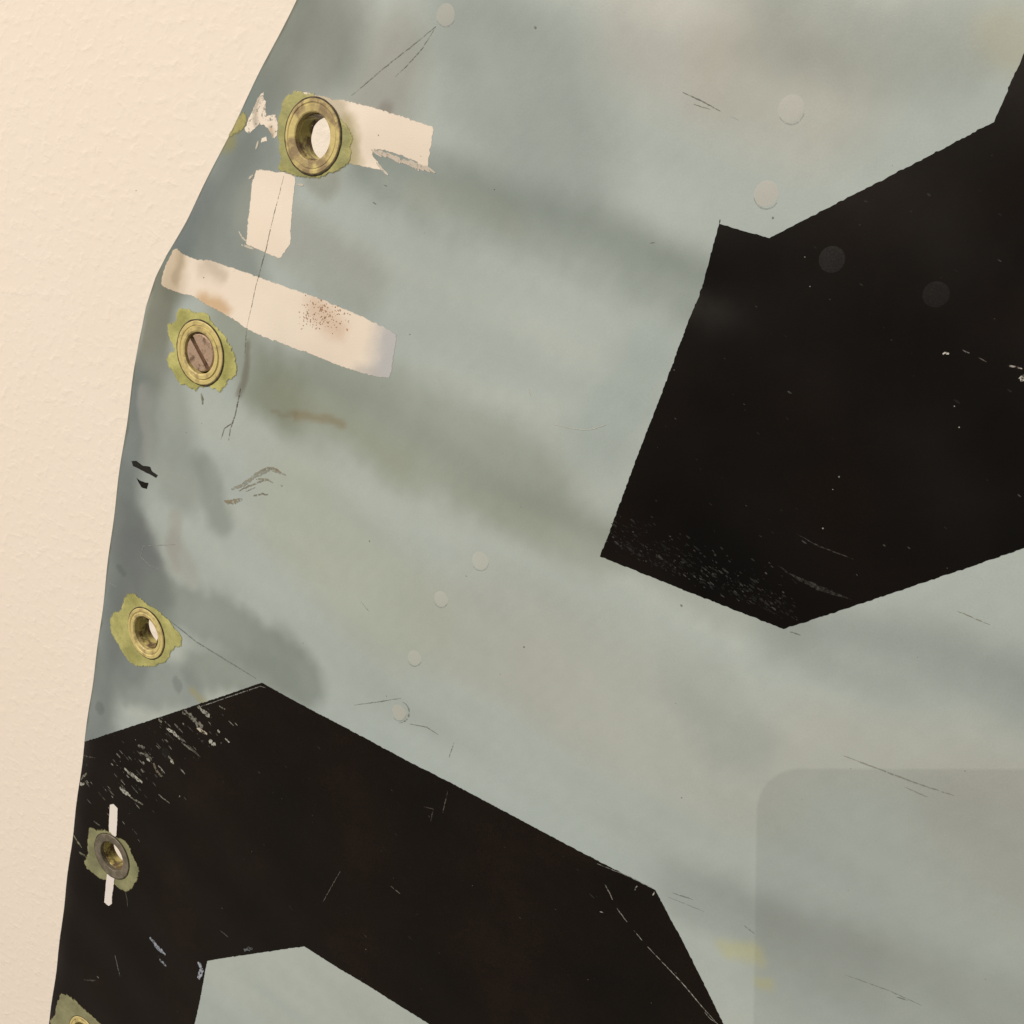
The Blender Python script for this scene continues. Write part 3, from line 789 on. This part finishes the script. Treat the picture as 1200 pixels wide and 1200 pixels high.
# black daubs by the edge
decal('paint_daub', P((154, 540), (160, 540), (168, 546), (176, 547), (178, 552), (185, 557), (183, 560), (174, 555), (166, 551), (156, 546)), .0001, M_BLACK, panel, alb(40, 38, 34), step=.0006, grid=.001, jag=.00012, seed=261)
decal('paint_daub', P((160, 560), (164, 563), (169, 565), (174, 566), (172, 573), (166, 571), (163, 566)), .0001, M_BLACK, panel, alb(24, 22, 20), step=.0006, grid=.001, jag=.00012, seed=262)
# brown smears
for k, (pts, w, c) in enumerate([([(271, 573), (285, 568), (300, 557), (316, 549), (335, 557)], .0016, (154, 148, 130)), ([(280, 575), (300, 566), (314, 562)], .0007, (144, 134, 114)), ([(300, 562), (312, 561), (320, 566)], .0007, (148, 140, 120)),
                                 ([(263, 588), (272, 588), (284, 585)], .0018, (148, 134, 106)), ([(297, 581), (305, 579), (314, 580)], .0007, (136, 128, 110)), ([(306, 551), (318, 548), (330, 553)], .0010, (144, 132, 110)), ([(288, 576), (300, 571)], .0004, (142, 132, 114)),
                                 ([(236, 460), (238, 474)], .0010, (122, 118, 92))]):
    ribbon('brown_smear', pts, w, .00008, M_MARK, panel, alb(*c), seed=300 + k, wob=.00012)
# brush hairs at the ragged end of the top strip, and slivers round the small patch
hr = random.Random(21)
hairs = []
for k in range(26):
    u = k / 25
    x, y = 436 + u * 60 + hr.uniform(-2, 2), 175 + u * 20 + hr.uniform(-2, 1)
    ln = hr.uniform(6, 17)
    hairs.append([(x, y), (x + ln, y + ln * .68)])
for k, pts in enumerate(hairs + [[(492, 196), (480, 187)], [(484, 195), (470, 186)], [(476, 192), (463, 184)], [(497, 200), (488, 194)], [(448, 199), (441, 190)], [(455, 205), (445, 196)]]):
    ribbon('brush_streak', pts, .0007, .00010, M_SCRAPE, panel, alb(206, 190, 170), seed=330 + k)
for k, pts in enumerate([[(280, 271), (284, 278), (289, 283)], [(283, 287), (290, 289), (298, 292)], [(348, 216), (356, 217)], [(291, 210), (297, 205)], [(303, 165), (300, 175)]]):
    ribbon('brush_streak', pts, .0008, .00010, M_SCRAPE, panel, alb(200, 188, 168), seed=340 + k)

def speckle(name, spots, off, mat, color_fn, label, stretch=1.0):
    ca, sa_ = math.cos(STREAK - .25), math.sin(STREAK - .25)
    vs_, fs, cs = [], [], []
    rr_ = random.Random(5)
    for (cx, cz, rad) in spots:
        n = 6
        ring = [(cx + rad * rr_.uniform(.6, 1.3) * math.cos(k * math.tau / n), cz + rad * rr_.uniform(.6, 1.3) * math.sin(k * math.tau / n)) for k in range(n)]
        st = 1 + (stretch - 1) * rr_.random()
        ring = [(cx + ((x - cx) * ca + (z - cz) * sa_) * st * ca - (-(x - cx) * sa_ + (z - cz) * ca) * sa_, cz + ((x - cx) * ca + (z - cz) * sa_) * st * sa_ + (-(x - cx) * sa_ + (z - cz) * ca) * ca) for x, z in ring]
        W = lift(ring, np.full(n, off))
        b0 = len(vs_)
        vs_ += [tuple(w) for w in W]; fs.append(tuple(range(b0, b0 + n))); cs += [color_fn(rr_)] * n
    A = np.array(vs_)
    o = link_mesh(name, vs_, fs, mat, panel, np.array(cs), smooth=False)
    o['kind'] = 'stuff'; o['label'] = label
    return o
sp = []
for _ in range(230):
    p = on(378 + r.gauss(0, 17), 370 + r.gauss(0, 12)); q = p
    sp.append((*p, abs(r.gauss(.00014, .00009)) + .00006))
lim = [on(*p) for p in [(352, 343), (400, 360), (415, 372), (405, 395), (350, 385)]]
sp = [s for s in sp if inside(np.array([s[0]]), np.array([s[1]]), lim)[0]]
speckle('dirt_speckle', sp, .00010, M_SPECK, lambda q: alb(176, 138, 108) * q.uniform(.6, 1.25), 'brown speckles on the long cream strip')
sp = []
for _ in range(700):
    t = r.random()
    x, y = 715 + t * 215 + r.gauss(0, 6), 640 + t * 88 - abs(r.gauss(0, 20))
    p = on(x, y)
    if inside(np.array([p[0]]), np.array([p[1]]), far_black)[0]:
        sp.append((*p, abs(r.gauss(.0001, .0001)) + .00005))
for _ in range(110):
    x, y = r.uniform(720, 1200), r.uniform(100, 700); p = on(x, y)
    if inside(np.array([p[0]]), np.array([p[1]]), far_black)[0]:
        sp.append((*p, abs(r.gauss(.0001, .00006)) + .00004))
for _ in range(330):
    x, y = r.uniform(80, 840), r.uniform(810, 1200); p = on(x, y)
    if inside(np.array([p[0]]), np.array([p[1]]), near_black)[0]:
        sp.append((*p, abs(r.gauss(.0001, .00007)) + .00004))
speckle('worn_speckle', sp, .00014, M_BLACK, lambda q: alb(50, 48, 45) * q.choice((.2, .3, .4, .5, .7, 1.6)), 'fine pale wear speckles on the black markings', 4.0)
sp = []
for _ in range(150):
    t = r.random()
    x, y = 120 + t * 130 + r.gauss(0, 22), 930 - t * 90 + r.gauss(0, 22); p = on(x, y)
    if inside(np.array([p[0]]), np.array([p[1]]), near_black)[0]:
        sp.append((*p, abs(r.gauss(.0002, .00016)) + .00006))
speckle('worn_speckle', sp, .00014, M_CHIP, lambda q: alb(140, 136, 122) * q.choice((.15, .25, .4, .7, 1)), 'flaked grey specks near the corner of the black band', 7.0)
sp = []
for _ in range(60):
    p = on(r.uniform(150, 1190), r.uniform(10, 1190))
    sp.append((*p, abs(r.gauss(.00009, .00009)) + .00004))
speckle('dirt_speckle', sp + [(*on(627, 32), .0004), (*on(614, 758), .0003), (*on(433, 634), .0003), (*on(330, 569), .0004)], .00012, M_SPECK, lambda q: alb(132, 130, 120) * q.uniform(.7, 1.3), 'scattered dark specks on the paint')

# ------------------------------------------------------------------ the phone that takes the picture (its shadow falls on the sheet)
def smartphone():
    w, h, t, rc = .150, .077, .0075, .0105
    bm = bmesh.new()
    out = []
    for cx, cy, a0 in ((w - rc, -rc, 0), (rc, -rc, 90), (rc, -h + rc, 180), (w - rc, -h + rc, 270)):
        for k in range(9):
            a = math.radians(a0 + k * 90 / 8)
            out.append((cx + rc * math.cos(a), cy + rc * math.sin(a)))
    rings = []
    for ins, z in ((.0008, 0), (0, .0009), (0, t - .0009), (.0008, t)):
        ring = []
        for x, y in out:
            dx, dy = x - w / 2, y + h / 2
            ring.append(bm.verts.new((w / 2 + dx * (1 - ins / (w / 2)), -h / 2 + dy * (1 - ins / (h / 2)), z)))
        rings.append(ring)
    n = len(out)
    for A, B in zip(rings[:-1], rings[1:]):
        for k in range(n):
            bm.faces.new((A[k], A[(k + 1) % n], B[(k + 1) % n], B[k]))
    bm.faces.new(rings[0][::-1]); bm.faces.new(rings[-1])
    me = bpy.data.meshes.new('smartphone'); bm.to_mesh(me); bm.free()
    m = bpy.data.materials.new('dark_phone_glass'); m.use_nodes = True
    b = m.node_tree.nodes['Principled BSDF']
    nz = nd(m.node_tree, 'ShaderNodeTexNoise'); nz.inputs['Scale'].default_value = 60
    mrr = nd(m.node_tree, 'ShaderNodeMapRange'); mrr.inputs[3].default_value = .15; mrr.inputs[4].default_value = .3
    m.node_tree.links.new(nz.outputs['Fac'], mrr.inputs[0]); m.node_tree.links.new(mrr.outputs[0], b.inputs['Roughness'])
    b.inputs['Base Color'].default_value = (.02, .02, .022, 1)
    me.materials.append(m)
    o = bpy.data.objects.new('smartphone', me)
    COL.objects.link(o)
    return o
phone = smartphone()
corner = CAM - RIGHT * .014 + UP * .014 - FWD * -(-.004)
corner = CAM - RIGHT * .014 + UP * .014 - FWD * .004
roll = math.radians(1.5)
pr, pu = RIGHT * math.cos(roll) - UP * math.sin(roll), UP * math.cos(roll) + RIGHT * math.sin(roll)
bk = -FWD
phone.matrix_world = Matrix(((pr.x, pu.x, bk.x, corner.x), (pr.y, pu.y, bk.y, corner.y), (pr.z, pu.z, bk.z, corner.z), (0, 0, 0, 1)))
phone['label'] = 'dark smartphone held in front of the panel, seen only by its rounded shadow'
phone['category'] = 'smartphone'
sa = on(886, 900)
S = Vector((sa[0], 0, sa[1]))
dirn = (corner - S).normalized()
lp = corner + dirn * 1.9
area_lamp('spot_lamp', lp, S, 0.006, BACK_LAMP_POWER, WARM)
